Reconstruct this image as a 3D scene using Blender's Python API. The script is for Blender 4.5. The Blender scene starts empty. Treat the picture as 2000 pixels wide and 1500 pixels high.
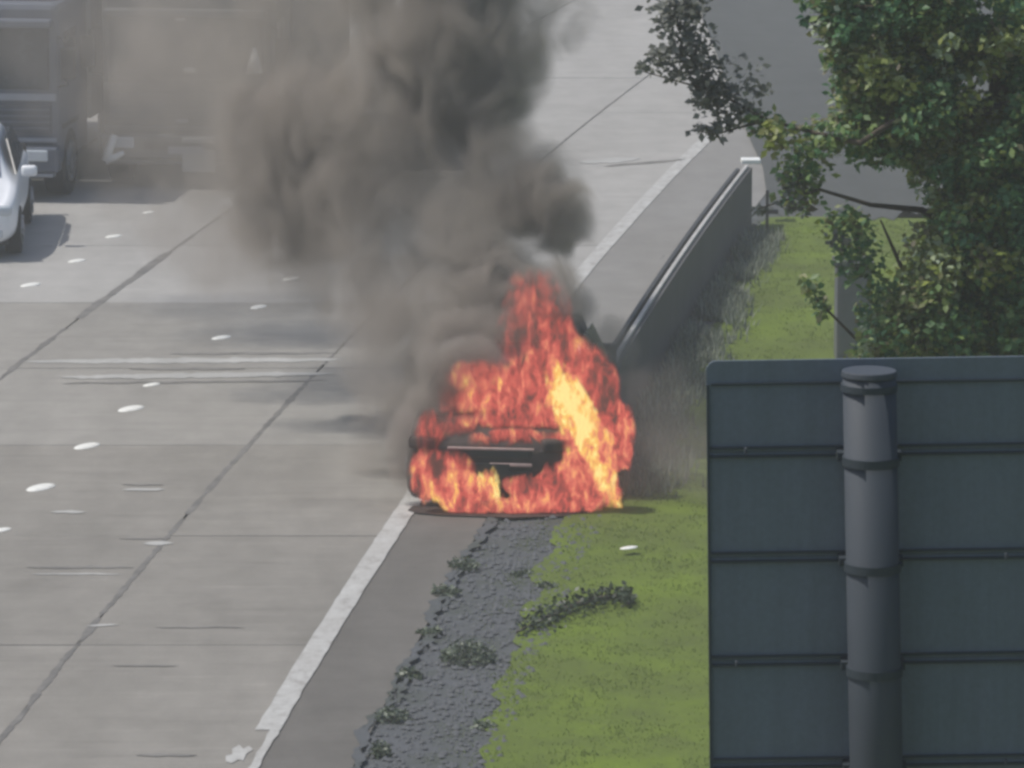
import bpy, bmesh, math, random
import numpy as np
from mathutils import Vector, Matrix, noise as mnoise
random.seed(7); np.random.seed(7)
S = bpy.context.scene
COL = S.collection
R = math.radians

# ------------------------------------------------------------ camera, sky, sun, exposure
H = 10.3
PITCH = math.atan(0.182)
cam = bpy.data.cameras.new('camera'); cam.lens = 180; cam.sensor_width = 36
cam.clip_start = 1; cam.clip_end = 3000
co = bpy.data.objects.new('camera', cam); COL.objects.link(co)
co.location = (0, 0, H); co.rotation_euler = (math.pi/2 - PITCH, 0, 0)
S.camera = co

SUN = Vector((-0.50, 0.035, 0.85)).normalized()
w = bpy.data.worlds.new('World'); S.world = w; w.use_nodes = True
nt = w.node_tree
bg = nt.nodes['Background']; bg.inputs['Strength'].default_value = 0.11
sky = nt.nodes.new('ShaderNodeTexSky'); sky.sky_type = 'NISHITA'; sky.sun_disc = False
sky.sun_elevation = math.asin(SUN.z); sky.sun_rotation = math.atan2(SUN.x, SUN.y) % (2*math.pi)
sky.air_density = 1.0; sky.dust_density = 2.5
nt.links.new(sky.outputs[0], bg.inputs['Color'])
sl = bpy.data.lights.new('sun', 'SUN'); sl.energy = 3.1; sl.angle = R(0.6); sl.color = (1, .955, .89)
so = bpy.data.objects.new('sun', sl); COL.objects.link(so)
so.rotation_euler = SUN.to_track_quat('Z', 'Y').to_euler(); so.location = (-20, 40, 40)
S.view_settings.view_transform = 'Standard'; S.view_settings.look = 'None'
S.view_settings.exposure = 0.0; S.view_settings.gamma = 1
try: S.view_settings.use_curve_mapping = False
except Exception: pass
S.render.engine = 'CYCLES'
S.cycles.use_denoising = True
S.cycles.filter_width = 3.0
S.cycles.max_bounces = 6; S.cycles.volume_bounces = 2; S.cycles.transparent_max_bounces = 24
S.cycles.volume_step_rate = 1.0; S.cycles.volume_max_steps = 128

# ------------------------------------------------------------ helpers
F = 10000.0
CP, SP = math.cos(PITCH), math.sin(PITCH)
def ray(x, y):
    a, b = (x-1000)/F, -(y-750)/F
    return (a, CP + b*SP, -SP + b*CP)
def gp(x, y, z=0.0):
    """pixel of the photograph -> point on a level plane"""
    v = ray(x, y); t = (z-H)/v[2]
    return (v[0]*t, v[1]*t)
def at(x, y, Y):
    """pixel of the photograph -> point at distance Y"""
    v = ray(x, y); t = Y/v[1]
    return Vector((v[0]*t, Y, H+v[2]*t))
C2, C1, C0 = 1.01385840e-03, 1.52366655e-02, -4.40955351
def xe(Y):
    Yc = min(max(Y, 36.), 120.)
    v = C2*Yc*Yc + C1*Yc + C0
    return v + (Y-Yc)*(2*C2*Yc + C1)
def heading(Y):
    Yc = min(max(Y, 36.), 120.)
    return -math.atan(2*C2*Yc + C1)
def off(x, y):
    p = gp(x, y); return p[0]-xe(p[1]), p[1]

def setp(o, label=None, cat=None, group=None, kind=None):
    if label: o['label'] = label
    if cat: o['category'] = cat
    if group: o['group'] = group
    if kind: o['kind'] = kind
    return o
def mesh_obj(name, verts, faces, mat=None, parent=None, smooth=False):
    me = bpy.data.meshes.new(name); me.from_pydata([tuple(v) for v in verts], [], faces); me.update()
    if mat: me.materials.append(mat)
    if smooth: me.polygons.foreach_set('use_smooth', [True]*len(me.polygons))
    o = bpy.data.objects.new(name, me); COL.objects.link(o)
    if parent: o.parent = parent
    return o
def np_mesh(name, V, Q, mat, parent=None, tint=None, smooth=False):
    """V (n,3), Q (m,k) fast mesh with optional per-face tint attribute"""
    V = np.asarray(V, dtype=np.float32); Q = np.asarray(Q, dtype=np.int32)
    me = bpy.data.meshes.new(name); n, k = Q.shape
    me.vertices.add(len(V)); me.vertices.foreach_set('co', V.ravel())
    me.loops.add(n*k); me.loops.foreach_set('vertex_index', Q.ravel())
    me.polygons.add(n); me.polygons.foreach_set('loop_start', np.arange(0, n*k, k, dtype=np.int32))
    me.polygons.foreach_set('loop_total', np.full(n, k, dtype=np.int32))
    me.update(calc_edges=True)
    if tint is not None:
        a = me.attributes.new('tint', 'FLOAT', 'FACE'); a.data.foreach_set('value', np.asarray(tint, dtype=np.float32))
    me.materials.append(mat)
    if smooth: me.polygons.foreach_set('use_smooth', [True]*n)
    o = bpy.data.objects.new(name, me); COL.objects.link(o)
    if parent: o.parent = parent
    return o
def bm_obj(name, bm, mat, parent=None, smooth=False, bevel=0, seg=2):
    if bevel:
        bmesh.ops.bevel(bm, geom=list(bm.edges), offset=bevel, segments=seg, affect='EDGES', profile=.5, clamp_overlap=True)
    me = bpy.data.meshes.new(name); bm.to_mesh(me); bm.free()
    me.materials.append(mat)
    if smooth: me.polygons.foreach_set('use_smooth', [True]*len(me.polygons))
    o = bpy.data.objects.new(name, me); COL.objects.link(o)
    if parent: o.parent = parent
    return o
def bx(bm, c, s, rot=None):
    m = Matrix.Translation(Vector(c)) @ (rot.to_4x4() if rot else Matrix.Identity(4)) @ Matrix.Diagonal((s[0], s[1], s[2], 1))
    return bmesh.ops.create_cube(bm, size=1, matrix=m)
def box(name, c, s, mat, parent=None, bevel=0, rot=None, smooth=False):
    bm = bmesh.new(); bx(bm, c, s, rot)
    return bm_obj(name, bm, mat, parent, bevel=bevel, smooth=smooth)
def cylx(bm, c, r, d, seg=28, axis='X', r2=None):
    rot = {'X': Matrix.Rotation(math.pi/2, 4, 'Y'), 'Y': Matrix.Rotation(math.pi/2, 4, 'X'), 'Z': Matrix.Identity(4)}[axis]
    bmesh.ops.create_cone(bm, cap_ends=True, segments=seg, radius1=r, radius2=r if r2 is None else r2, depth=d,
                          matrix=Matrix.Translation(Vector(c)) @ rot)
def tube(bm, pts, radii, n=7):
    """tapered tube along points"""
    rings = []
    for i, p in enumerate(pts):
        p = Vector(p)
        t = (Vector(pts[min(i+1, len(pts)-1)]) - Vector(pts[max(i-1, 0)])).normalized()
        u = t.cross(Vector((0.31, 0.2, 0.93))).normalized(); v = t.cross(u)
        rings.append([bm.verts.new(p + (u*math.cos(2*math.pi*k/n) + v*math.sin(2*math.pi*k/n))*radii[i]) for k in range(n)])
    for a, b in zip(rings, rings[1:]):
        for k in range(n): bm.faces.new((a[k], a[(k+1) % n], b[(k+1) % n], b[k]))
    bm.faces.new(rings[0][::-1]); bm.faces.new(rings[-1])
def empty(name, loc=(0, 0, 0), rz=0):
    o = bpy.data.objects.new(name, None); COL.objects.link(o); o.location = loc; o.rotation_euler = (0, 0, rz)
    o.empty_display_size = .2
    return o
def copy_tree(o, parent=None):
    c = o.copy(); COL.objects.link(c)
    if parent: c.parent = parent
    for ch in [k for k in bpy.data.objects if k.parent == o]: copy_tree(ch, c)
    return c

# ------------------------------------------------------------ materials
def mat_new(name):
    m = bpy.data.materials.new(name); m.use_nodes = True
    nt = m.node_tree; b = nt.nodes['Principled BSDF']
    return m, nt, b
def N(nt, t, **kw):
    n = nt.nodes.new(t)
    for k, v in kw.items(): setattr(n, k, v)
    return n
def ramp(nt, fac, stops, interp='LINEAR'):
    r = nt.nodes.new('ShaderNodeValToRGB'); cr = r.color_ramp; cr.interpolation = interp
    while len(cr.elements) < len(stops): cr.elements.new(.5)
    for e, (p, c) in zip(cr.elements, stops): e.position = p; e.color = (*c, 1) if len(c) == 3 else c
    nt.links.new(fac, r.inputs[0]); return r
def noise(nt, vec, scale, detail=4, rough=.55, dist=0):
    n = nt.nodes.new('ShaderNodeTexNoise'); n.inputs['Scale'].default_value = scale
    n.inputs['Detail'].default_value = detail; n.inputs['Roughness'].default_value = rough
    n.inputs['Distortion'].default_value = dist
    nt.links.new(vec, n.inputs['Vector']); return n
def scaled(nt, vec, s):
    m = nt.nodes.new('ShaderNodeVectorMath'); m.operation = 'MULTIPLY'; m.inputs[1].default_value = s
    nt.links.new(vec, m.inputs[0]); return m.outputs[0]
def math_(nt, op, a, b=None, c=None, clamp=False):
    m = nt.nodes.new('ShaderNodeMath'); m.operation = op; m.use_clamp = clamp
    for i, v in enumerate((a, b, c)):
        if v is None: continue
        if isinstance(v, (int, float)): m.inputs[i].default_value = v
        else: nt.links.new(v, m.inputs[i])
    return m.outputs[0]
def mixc(nt, fac, a, b, mode='MIX'):
    m = nt.nodes.new('ShaderNodeMix'); m.data_type = 'RGBA'; m.blend_type = mode
    for s, v in ((m.inputs[0], fac), (m.inputs[6], a), (m.inputs[7], b)):
        if isinstance(v, (int, float)): s.default_value = v
        elif isinstance(v, tuple): s.default_value = (*v, 1)
        else: nt.links.new(v, s)
    return m.outputs[2]
def bump(nt, b, h, strength, dist):
    n = nt.nodes.new('ShaderNodeBump'); n.inputs['Strength'].default_value = strength; n.inputs['Distance'].default_value = dist
    nt.links.new(h, n.inputs['Height']); nt.links.new(n.outputs[0], b.inputs['Normal'])
def simple(name, col, rough=.6, metal=0, var=.12, scale=6, coat=0, spec=None):
    m, nt, b = mat_new(name)
    g = N(nt, 'ShaderNodeTexCoord').outputs['Object']
    n = noise(nt, g, scale, 5, .6)
    c = ramp(nt, n.outputs[0], [(.3, tuple(v*(1-var) for v in col)), (.7, tuple(min(1, v*(1+var)) for v in col))])
    nt.links.new(c.outputs[0], b.inputs['Base Color'])
    rr = ramp(nt, n.outputs[0], [(.3, (max(0, rough-.06),)*3), (.7, (min(1, rough+.06),)*3)])
    nt.links.new(rr.outputs[0], b.inputs['Roughness'])
    b.inputs['Metallic'].default_value = metal; b.inputs['Coat Weight'].default_value = coat
    if spec is not None: b.inputs['Specular IOR Level'].default_value = spec
    return m

def concrete(name, lo, hi, streak=.5):
    m, nt, b = mat_new(name)
    pos = N(nt, 'ShaderNodeNewGeometry').outputs['Position']
    big = noise(nt, scaled(nt, pos, (.9, .16, 1)), 1.0, 4, .6)
    mid = noise(nt, scaled(nt, pos, (1, .6, 1)), 2.1, 5, .65)
    fine = noise(nt, pos, 38, 3, .6)
    tr = noise(nt, scaled(nt, pos, (.35, 3.2, 1)), 1.6, 6, .72, .2)       # marks that run across the lanes
    c = ramp(nt, big.outputs[0], [(.34, lo), (.66, hi)]).outputs[0]
    c = mixc(nt, .45, c, ramp(nt, mid.outputs[0], [(.3, tuple(v*.86 for v in lo)), (.72, tuple(v*1.08 for v in hi))]).outputs[0])
    t = ramp(nt, tr.outputs[0], [(.28, (.70,)*3), (.42, (.95,)*3), (.58, (1, 1, 1)), (.74, (1.22,)*3)])
    c = mixc(nt, streak, c, mixc(nt, 1.0, c, t.outputs[0], 'MULTIPLY'))
    f = ramp(nt, fine.outputs[0], [(.2, (.88,)*3), (.8, (1.1,)*3)])
    c = mixc(nt, .7, c, mixc(nt, 1.0, c, f.outputs[0], 'MULTIPLY'))
    oi = N(nt, 'ShaderNodeObjectInfo').outputs['Random']
    v = ramp(nt, oi, [(0, (.955,)*3), (1, (1.03,)*3)])
    c = mixc(nt, 1.0, c, v.outputs[0], 'MULTIPLY')
    nt.links.new(c, b.inputs['Base Color']); b.inputs['Roughness'].default_value = .85
    b.inputs['Specular IOR Level'].default_value = .3
    bump(nt, b, math_(nt, 'ADD', fine.outputs[0], tr.outputs[0]), .35, .01)
    return m
M = {}
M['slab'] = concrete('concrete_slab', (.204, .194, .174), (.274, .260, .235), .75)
M['slabmid'] = concrete('concrete_slab_haze_mid', (.242, .233, .213), (.312, .300, .276), .65)  # same concrete, colour lightened as haze over distance would
M['slabfar'] = concrete('concrete_slab_haze_far', (.31, .303, .288), (.37, .363, .346), .45)  # palest copy of the concrete, far haze put into its colour
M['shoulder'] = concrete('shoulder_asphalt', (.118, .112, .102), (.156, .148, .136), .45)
M['shoulderfar'] = concrete('hazed_shoulder', (.21, .205, .195), (.25, .245, .235), .35)  # far shoulder made paler in colour to carry the distance haze
M['apron'] = concrete('dark_ground_grey', (.062, .067, .066), (.078, .083, .082), .12)
M['repair'] = concrete('pale_repair', (.33, .33, .315), (.47, .47, .455), .9)
M['joint'] = simple('joint_filler', (.15, .145, .137), .9, var=.3, scale=3)
M['crack'] = simple('crack_dark', (.18, .174, .163), .9, var=.3, scale=3)
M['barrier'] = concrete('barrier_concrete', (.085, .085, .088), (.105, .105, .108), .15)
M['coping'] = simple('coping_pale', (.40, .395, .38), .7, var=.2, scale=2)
M['darksteel'] = simple('dark_steel', (.05, .05, .052), .6, .3)
M['sign'] = simple('sign_back_grey', (.075, .096, .124), .6, .0, var=.12, scale=3)
M['signedge'] = simple('sign_flange_grey', (.028, .040, .052), .7, .0, var=.1, scale=4)
M['signpost'] = simple('post_grey', (.046, .057, .072), .7, .0, var=.1, scale=5)
M['galv'] = simple('galvanised', (.30, .31, .32), .45, .5)
M['rubber'] = simple('tyre_rubber', (.018, .018, .019), .85)
M['black'] = simple('black_plastic', (.015, .015, .016), .5)
M['char'] = simple('charred_paint', (.045, .03, .026), .8, var=.5, scale=7)
M['charlight'] = simple('scorched_trim', (.50, .36, .33), .6, var=.25, scale=9)
M['white'] = simple('white_car_paint', (.84, .86, .88), .35, 0, var=.03, coat=.3)
M['whitepaint'] = simple('white_enamel', (.82, .83, .80), .4, 0, var=.06)
M['chrome'] = simple('chrome', (.75, .76, .77), .2, .9, var=.05)
M['glass'] = simple('dark_glass', (.03, .04, .05), .25, 0, var=.1, spec=.3)
M['lamp'] = simple('lamp_lens', (.55, .6, .64), .12, 0, var=.06, coat=.8)
M['truckblue'] = simple('slate_truck_paint', (.105, .122, .158), .4, .0, var=.1, scale=2)
M['truckgrey'] = simple('grey_truck_paint', (.09, .094, .096), .5, .0, var=.12, scale=2)
M['truckband'] = simple('pale_slate_band', (.27, .29, .33), .45, 0, var=.08)
M['greybox'] = simple('grey_green_box', (.26, .29, .285), .6)
M['canvas'] = simple('grey_canvas', (.15, .155, .16), .8, 0, var=.15, scale=3)
M['van'] = simple('grey_van_paint', (.2, .2, .21), .4, 0)
M['darkgrille'] = simple('dark_slate_grille', (.07, .08, .10), .6)
M['rim'] = simple('alloy_rim', (.35, .36, .37), .35, .7)
M['bark'] = simple('bark', (.07, .055, .042), .9, var=.4, scale=14)
M['stone'] = simple('stone', (.088, .094, .102), .85, var=.25, scale=30)
M['cabinet'] = simple('cabinet_grey', (.14, .15, .165), .55, .1)
M['orange'] = simple('faded_cone', (.5, .47, .42), .6)

def sign_mat():
    m, nt, b = mat_new('sign_back')
    pos = N(nt, 'ShaderNodeNewGeometry').outputs['Position']
    st = noise(nt, scaled(nt, pos, (14, 1, .8)), 1.0, 5, .7); bl = noise(nt, pos, 2.2, 4, .6); sp = noise(nt, pos, 60, 2, .6)
    c = ramp(nt, bl.outputs[0], [(.3, (.108, .142, .170)), (.7, (.128, .156, .200))]).outputs[0]
    c = mixc(nt, .55, c, mixc(nt, 1.0, c, ramp(nt, st.outputs[0], [(.3, (.78,)*3), (.7, (1.16,)*3)]).outputs[0], 'MULTIPLY'))
    c = mixc(nt, .4, c, mixc(nt, 1.0, c, ramp(nt, sp.outputs[0], [(.25, (.8,)*3), (.75, (1.15,)*3)]).outputs[0], 'MULTIPLY'))
    nt.links.new(c, b.inputs['Base Color']); b.inputs['Roughness'].default_value = .62
    return m
M['sign'] = sign_mat()
def paint_mat():
    m, nt, b = mat_new('line_paint')
    pos = N(nt, 'ShaderNodeNewGeometry').outputs['Position']
    n = noise(nt, scaled(nt, pos, (2, 1, 1)), 3.5, 6, .7); n2 = noise(nt, pos, 1.1, 3, .6)
    c = ramp(nt, n.outputs[0], [(.34, (.29, .28, .265)), (.46, (.40, .40, .385)), (.68, (.50, .505, .49))])
    c2 = mixc(nt, ramp(nt, n2.outputs[0], [(.35, (.0,)*3), (.65, (.35,)*3)]).outputs[0], c.outputs[0], (.34, .325, .305))
    nt.links.new(c2, b.inputs['Base Color']); b.inputs['Roughness'].default_value = .75
    return m
M['paint'] = paint_mat()
M['stud'] = simple('stud_white', (.80, .80, .75), .4, var=.12, scale=14)

def grass_ground():
    m, nt, b = mat_new('grass_ground')
    pos = N(nt, 'ShaderNodeNewGeometry').outputs['Position']
    a = noise(nt, pos, .55, 4, .6); c_ = noise(nt, scaled(nt, pos, (1, .6, 1)), 3.2, 6, .7); f = noise(nt, pos, 40, 3, .7)
    c = ramp(nt, a.outputs[0], [(.3, (.085, .105, .034)), (.5, (.112, .155, .030)), (.72, (.165, .245, .018))]).outputs[0]
    c2 = ramp(nt, c_.outputs[0], [(.3, (.082, .102, .034)), (.5, (.108, .148, .030)), (.72, (.14, .188, .036))]).outputs[0]
    c = mixc(nt, .5, c, c2)
    c = mixc(nt, .4, c, mixc(nt, 1.0, c, ramp(nt, f.outputs[0], [(.2, (.7,)*3), (.8, (1.2,)*3)]).outputs[0], 'MULTIPLY'))
    nt.links.new(c, b.inputs['Base Color']); b.inputs['Roughness'].default_value = .95
    b.inputs['Specular IOR Level'].default_value = .15
    bump(nt, b, c_.outputs[0], .6, .05)
    return m
M['grass'] = grass_ground()
def gravel_mat():
    m, nt, b = mat_new('blue_grey_gravel')
    pos = N(nt, 'ShaderNodeNewGeometry').outputs['Position']
    a = noise(nt, pos, 1.3, 4, .6); f = noise(nt, pos, 48, 4, .7)
    c = ramp(nt, a.outputs[0], [(.3, (.052, .062, .050)), (.52, (.076, .083, .089)), (.8, (.094, .10, .114))]).outputs[0]
    c = mixc(nt, .8, c, mixc(nt, 1.0, c, ramp(nt, f.outputs[0], [(.25, (.8,)*3), (.75, (1.2,)*3)]).outputs[0], 'MULTIPLY'))
    nt.links.new(c, b.inputs['Base Color']); b.inputs['Roughness'].default_value = .95
    bump(nt, b, f.outputs[0], .25, .008)
    return m
M['gravel'] = gravel_mat()
def foliage_mat(name, stops, trans=.42):
    m, nt, b = mat_new(name)
    t = N(nt, 'ShaderNodeAttribute'); t.attribute_name = 'tint'
    c = ramp(nt, t.outputs['Fac'], stops)
    nt.links.new(c.outputs[0], b.inputs['Base Color'])
    b.inputs['Roughness'].default_value = .48; b.inputs['Specular IOR Level'].default_value = .45
    tr = nt.nodes.new('ShaderNodeBsdfTranslucent'); nt.links.new(c.outputs[0], tr.inputs[0])
    mx = nt.nodes.new('ShaderNodeMixShader'); mx.inputs[0].default_value = trans
    nt.links.new(b.outputs[0], mx.inputs[1]); nt.links.new(tr.outputs[0], mx.inputs[2])
    nt.links.new(mx.outputs[0], nt.nodes['Material Output'].inputs[0])
    return m
M['leaf'] = foliage_mat('tree_leaves', [(0, (.035, .11, .06)), (.25, (.085, .20, .09)), (.45, (.15, .26, .11)), (.6, (.25, .33, .10)),
                                        (.75, (.17, .145, .10)), (.88, (.30, .36, .07)), (1, (.46, .54, .40))])
M['greyleaf'] = foliage_mat('grey_leaves', [(0, (.11, .12, .105)), (.5, (.18, .19, .17)), (1, (.30, .31, .27))], .35)
M['blade'] = foliage_mat('grass_blades', [(0, (.10, .125, .036)), (.4, (.13, .175, .035)), (.7, (.165, .235, .026)), (1, (.21, .25, .07))], .3)
M['weed'] = foliage_mat('weeds', [(0, (.05, .07, .045)), (.5, (.11, .14, .09)), (1, (.26, .29, .22))], .2)
M['paleweed'] = foliage_mat('pale_weeds', [(0, (.10, .12, .10)), (.5, (.19, .22, .17)), (1, (.34, .37, .30))], .3)
M['clump'] = foliage_mat('dark_clump', [(0, (.012, .022, .010)), (1, (.04, .065, .025))], .1)

# ------------------------------------------------------------ ground, road
gs = mesh_obj('ground', [(-900, -300, -.14), (900, -300, -.14), (900, 2200, -.14), (-900, 2200, -.14)], [(0, 1, 2, 3)], M['grass'])
setp(gs, 'flat grassy ground reaching to the horizon around the motorway', None, kind='structure')

def strip_verts(o0, o1, Ys, z=0., jit=0., rnd=None):
    rnd = rnd or random
    a = [(xe(Y)+o0+rnd.uniform(-jit, jit), Y, z) for Y in Ys]; b = [(xe(Y)+o1+rnd.uniform(-jit, jit), Y, z) for Y in Ys]
    return a, b
def strip(name, o0, o1, Ys, z, mat, parent=None, jit=0, thick=0):
    a, b = strip_verts(o0, o1, Ys, z, jit); n = len(Ys)
    V = a+b; Fc = [(i, n+i, n+i+1, i+1) for i in range(n-1)]
    if thick:
        V += [(x, y, zz-thick) for x, y, zz in a+b]; k = 2*n
        Fc += [(i+1, k+i+1, k+i, i) for i in range(n-1)] + [(n+i, k+n+i, k+n+i+1, n+i+1) for i in range(n-1)]
        Fc += [(0, k, k+n, n), (2*n-1, k+2*n-1, k+n-1, n-1)]
    return mesh_obj(name, V, Fc, mat, parent)

bed = strip('road', -20.5, .96, list(np.arange(-60, 36, 12)) + list(np.arange(36, 130, 3)) + [200, 400, 800], -.07, M['joint'])
setp(bed, 'pale grey concrete motorway carriageway laid in long slabs', kind='structure')
lanes = [(-20.4, -16.45), (-16.40, -12.83), (-12.78, -9.20), (-9.16, -5.545), (-5.515, -2.035), (-2.005, .135)]
Y0, L = 34.6, 4.6
for li, (a, b) in enumerate(lanes):
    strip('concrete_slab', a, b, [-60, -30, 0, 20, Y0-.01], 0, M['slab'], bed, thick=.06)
    for k in range(14):
        y0 = Y0 + k*L
        s = strip('concrete_slab', a, b, list(np.linspace(y0+.006, y0+L-.006, 5)), random.uniform(-.002, .002), M['slab' if k < 4 else 'slabmid' if k < 6 else 'slabfar'], bed, thick=.06)  # slabs get paler by distance zone, haze painted into the colour
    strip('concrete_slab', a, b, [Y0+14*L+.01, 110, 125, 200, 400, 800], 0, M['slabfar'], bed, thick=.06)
# ragged filler of the long joints
def ragged(name, o, Ya, Yb, wmin, wmax, parent, mat, z=.004, drift=.02, step=.22):
    Ys = np.arange(Ya, Yb, step); l, r = [], []; d = 0
    for Y in Ys:
        d = d*.8 + random.uniform(-drift, drift); wd = random.uniform(wmin, wmax)/2
        l.append((xe(Y)+o+d-wd, Y, z)); r.append((xe(Y)+o+d+wd, Y, z))
    n = len(Ys)
    return mesh_obj(name, l+r, [(i, n+i, n+i+1, i+1) for i in range(n-1)], mat, parent)
def seam(o, Ya, Yb, wbase, amp, dark=1.0):
    Ys = np.arange(Ya, Yb, .09); l, r = [], []
    for Y in Ys:
        wd = max(.012, wbase + amp*(mnoise.noise(Vector((Y*1.7, o, 0))) + .7*mnoise.noise(Vector((Y*6, o, 5)))))/2
        d = .018*mnoise.noise(Vector((Y*1.1, o, 9))) + .012*mnoise.noise(Vector((Y*7, o, 2)))
        l.append((xe(Y)+o+d-wd, Y, .004)); r.append((xe(Y)+o+d+wd, Y, .004))
    n = len(Ys); mesh_obj('joint_filler', l+r, [(i, n+i, n+i+1, i+1) for i in range(n-1)], M['joint'], bed)
seam(-2.02, 36.5, 49.2, .055, .07); seam(-2.02, 49.4, 57.4, .06, .05); seam(-2.02, 57.8, 83, .03, .03)
seam(-5.53, 52, 60.3, .075, .05); seam(-5.53, 61, 66.3, .10, .05); seam(-5.53, 66.3, 82, .04, .03)

sh = strip('shoulder', .14, .95, list(np.arange(-60, 36, 12)) + list(np.arange(36, 57.3, .5)), -.004, M['shoulder'], None, 0, .06)
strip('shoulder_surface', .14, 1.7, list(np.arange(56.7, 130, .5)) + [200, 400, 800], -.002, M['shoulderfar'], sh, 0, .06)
for ww in (.06, .16):
    e_ = ragged('dirt_edge', .98, 37, 51, .02, ww*.8, sh, M['gravel'], .0035 if ww < .1 else .006, .05, .12)
setp(sh, 'narrow dark asphalt hard shoulder beside the edge line', kind='structure')

# edge line (worn end near the bottom of the picture)
Ys = list(np.arange(40.75, 52, .22)) + list(np.arange(52, 130, 1.5))
el = strip('edge_line', 0.0, .205, Ys, .006, M['paint'], None, .007)
setp(el, 'continuous pale edge line along the shoulder worn ragged at its near end', 'road marking')
strip('line_remnant', .125, .205, list(np.arange(38.0, 41.4, .2)), .0072, M['paint'], el, .012)
mesh_obj('line_remnant', [(xe(39.9)+a_, b_, .006) for a_, b_ in ((-.10, 39.72), (-.05, 39.66), (.0, 39.78), (.04, 39.74), (.05, 39.95), (.10, 40.1), (.06, 40.22), (.02, 40.12), (-.02, 40.26), (-.07, 40.12), (-.06, 39.95), (-.11, 39.9))], [tuple(range(12))], M['paint'], el)

# flat patches and cracks given by their outline on the road
def flat_bar(name, x0, x1, y, hpx, mat, label, cat, parent=None, z=.006, y2=None, group=None, ends=.35):
    n = max(5, int(abs(x1-x0)/14)); top, bot = [], []
    for i in range(n+1):
        t = i/n; x = x0 + (x1-x0)*t; yy = y + ((y2 if y2 is not None else y)-y)*t
        hh = hpx*max(.06, math.sin(math.pi*t)**.45)*(.75+.45*mnoise.noise(Vector((x*.06, y, 1))))/2; yy += 1.6*mnoise.noise(Vector((x*.02, y, 7)))
        top.append((*gp(x, yy-hh), z)); bot.append((*gp(x, yy+hh), z))
    m = n+1
    o = mesh_obj(name, top+bot, [(i, m+i, m+i+1, i+1) for i in range(n)], mat, parent)
    if label: setp(o, label, cat, group)
    return o
flat_bar('repair_strip', 45, 672, 707, 13, M['repair'], 'long pale strip across two lanes, the farther of the double repair bands', 'road repair', y2=703, group='double repair bands across the lanes')
flat_bar('repair_strip', 118, 655, 738, 13, M['repair'], 'pale strip across two lanes, the nearer of the double repair bands', 'road repair', y2=730, group='double repair bands across the lanes')
flat_bar('crack', 330, 672, 692, 5, M['crack'], None, None, bed, y2=690)
flat_bar('crack', 250, 480, 721, 6, M['crack'], None, None, bed)
flat_bar('crack', 120, 640, 749, 5, M['crack'], None, None, bed, y2=744)
flat_bar('repair_strip', 1130, 1250, 318, 12, M['repair'], 'short pale repair bar on the far lane near the shoulder line', 'road repair', y2=310)
flat_bar('crack', 1180, 1340, 325, 5, M['crack'], None, None, bed, y2=312)
flat_bar('repair_strip', 280, 340, 1062, 10, M['repair'], 'small bright bar beside the long joint in the near lane', 'road repair')
flat_bar('crack', 230, 335, 1053, 4, M['crack'], None, None, bed)
flat_bar('repair_strip', 238, 322, 957, 7, M['repair'], 'faint pale bar on the lane left of the joint, above the bright one', 'road repair')
flat_bar('crack', 235, 322, 947, 4, M['crack'], None, None, bed)
flat_bar('repair_strip', 98, 168, 1001, 7, M['repair'], 'faint pale bar below the nearest white stud', 'road repair')
for x0, x1, y, h in ((50, 262, 1109, 6), (265, 385, 1476, 7), (215, 350, 1301, 4), (300, 480, 1226, 3)):
    flat_bar('crack', x0, x1, y, h, M['crack'], None, None, bed)
for x0, x1, y, h in ((170, 232, 1222, 5), (60, 240, 1122, 4)):
    flat_bar('pale_scuff', x0, x1, y, h, M['repair'], None, None, bed)

# raised lane studs
def stud(x, y, label, s=1.0, ang=-.5):
    o = off(x, y); X, Y = gp(x, y)
    bm = bmesh.new(); n = 14
    rings = []
    for j in range(5):
        a = j/4*math.pi/2; r = math.cos(a*.97); z = math.sin(a)
        rings.append([bm.verts.new((r*math.cos(2*math.pi*k/n)*.095, r*math.sin(2*math.pi*k/n)*.19, z*.022)) for k in range(n)])
    for p, q in zip(rings, rings[1:]):
        for k in range(n): bm.faces.new((p[k], p[(k+1) % n], q[(k+1) % n], q[k]))
    bm.faces.new(rings[-1])
    ob = bm_obj('road_stud', bm, M['stud'], None, True)
    ob.location = (X, Y, .002); ob.rotation_euler = (0, 0, ang + random.uniform(-.15, .15)); ob.scale = (s, s, s)
    setp(ob, label, 'road stud', 'white studs along the lane lines')
near = ['nearest bright white stud, lowest of the front row in the near lane', 'second white stud up the front row, right of the nearest one', 'third white stud of the front row, just below the double repair bands',
        'faint small stud touching the nearer repair band', 'white stud just above the double repair bands', 'white stud of the front row two above the repair bands', 'dim stud of the front row seen through thin reddish smoke']
for (x, y), l, s in zip([(80, 953), (170, 872), (256, 799), (296, 752), (432, 660), (505, 600), (568, 545)], near, (1.15, 1.05, 1.1, .7, .85, .85, .85)): stud(x, y, l, s)
far = ['stud of the back row nearest the left edge of the road, below the white car', 'stud of the back row under the tip of the white car shadow', 'bright stud of the back row on the pale road right of the white car', 'small stud of the back row at the edge of the truck shadow']
for (x, y), l, s in zip([(60, 557), (150, 510), (222, 462), (290, 415)], far, (.95, .85, .85, .6)): stud(x, y, l, s)
stud(2, 1036, 'stud cut by the left edge of the view', .7)
stud(1228, 1082, 'x', .55)
lit = bpy.data.objects[[o.name for o in bpy.data.objects if o.get('label') == 'x'][0]]
lit.name = 'litter_scrap'; lit['label'] = 'small white scrap of litter lying on the grass verge'; lit['category'] = 'litter'; del lit['group']; lit.location.z = .06; lit.rotation_euler.z = -.9

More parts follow.
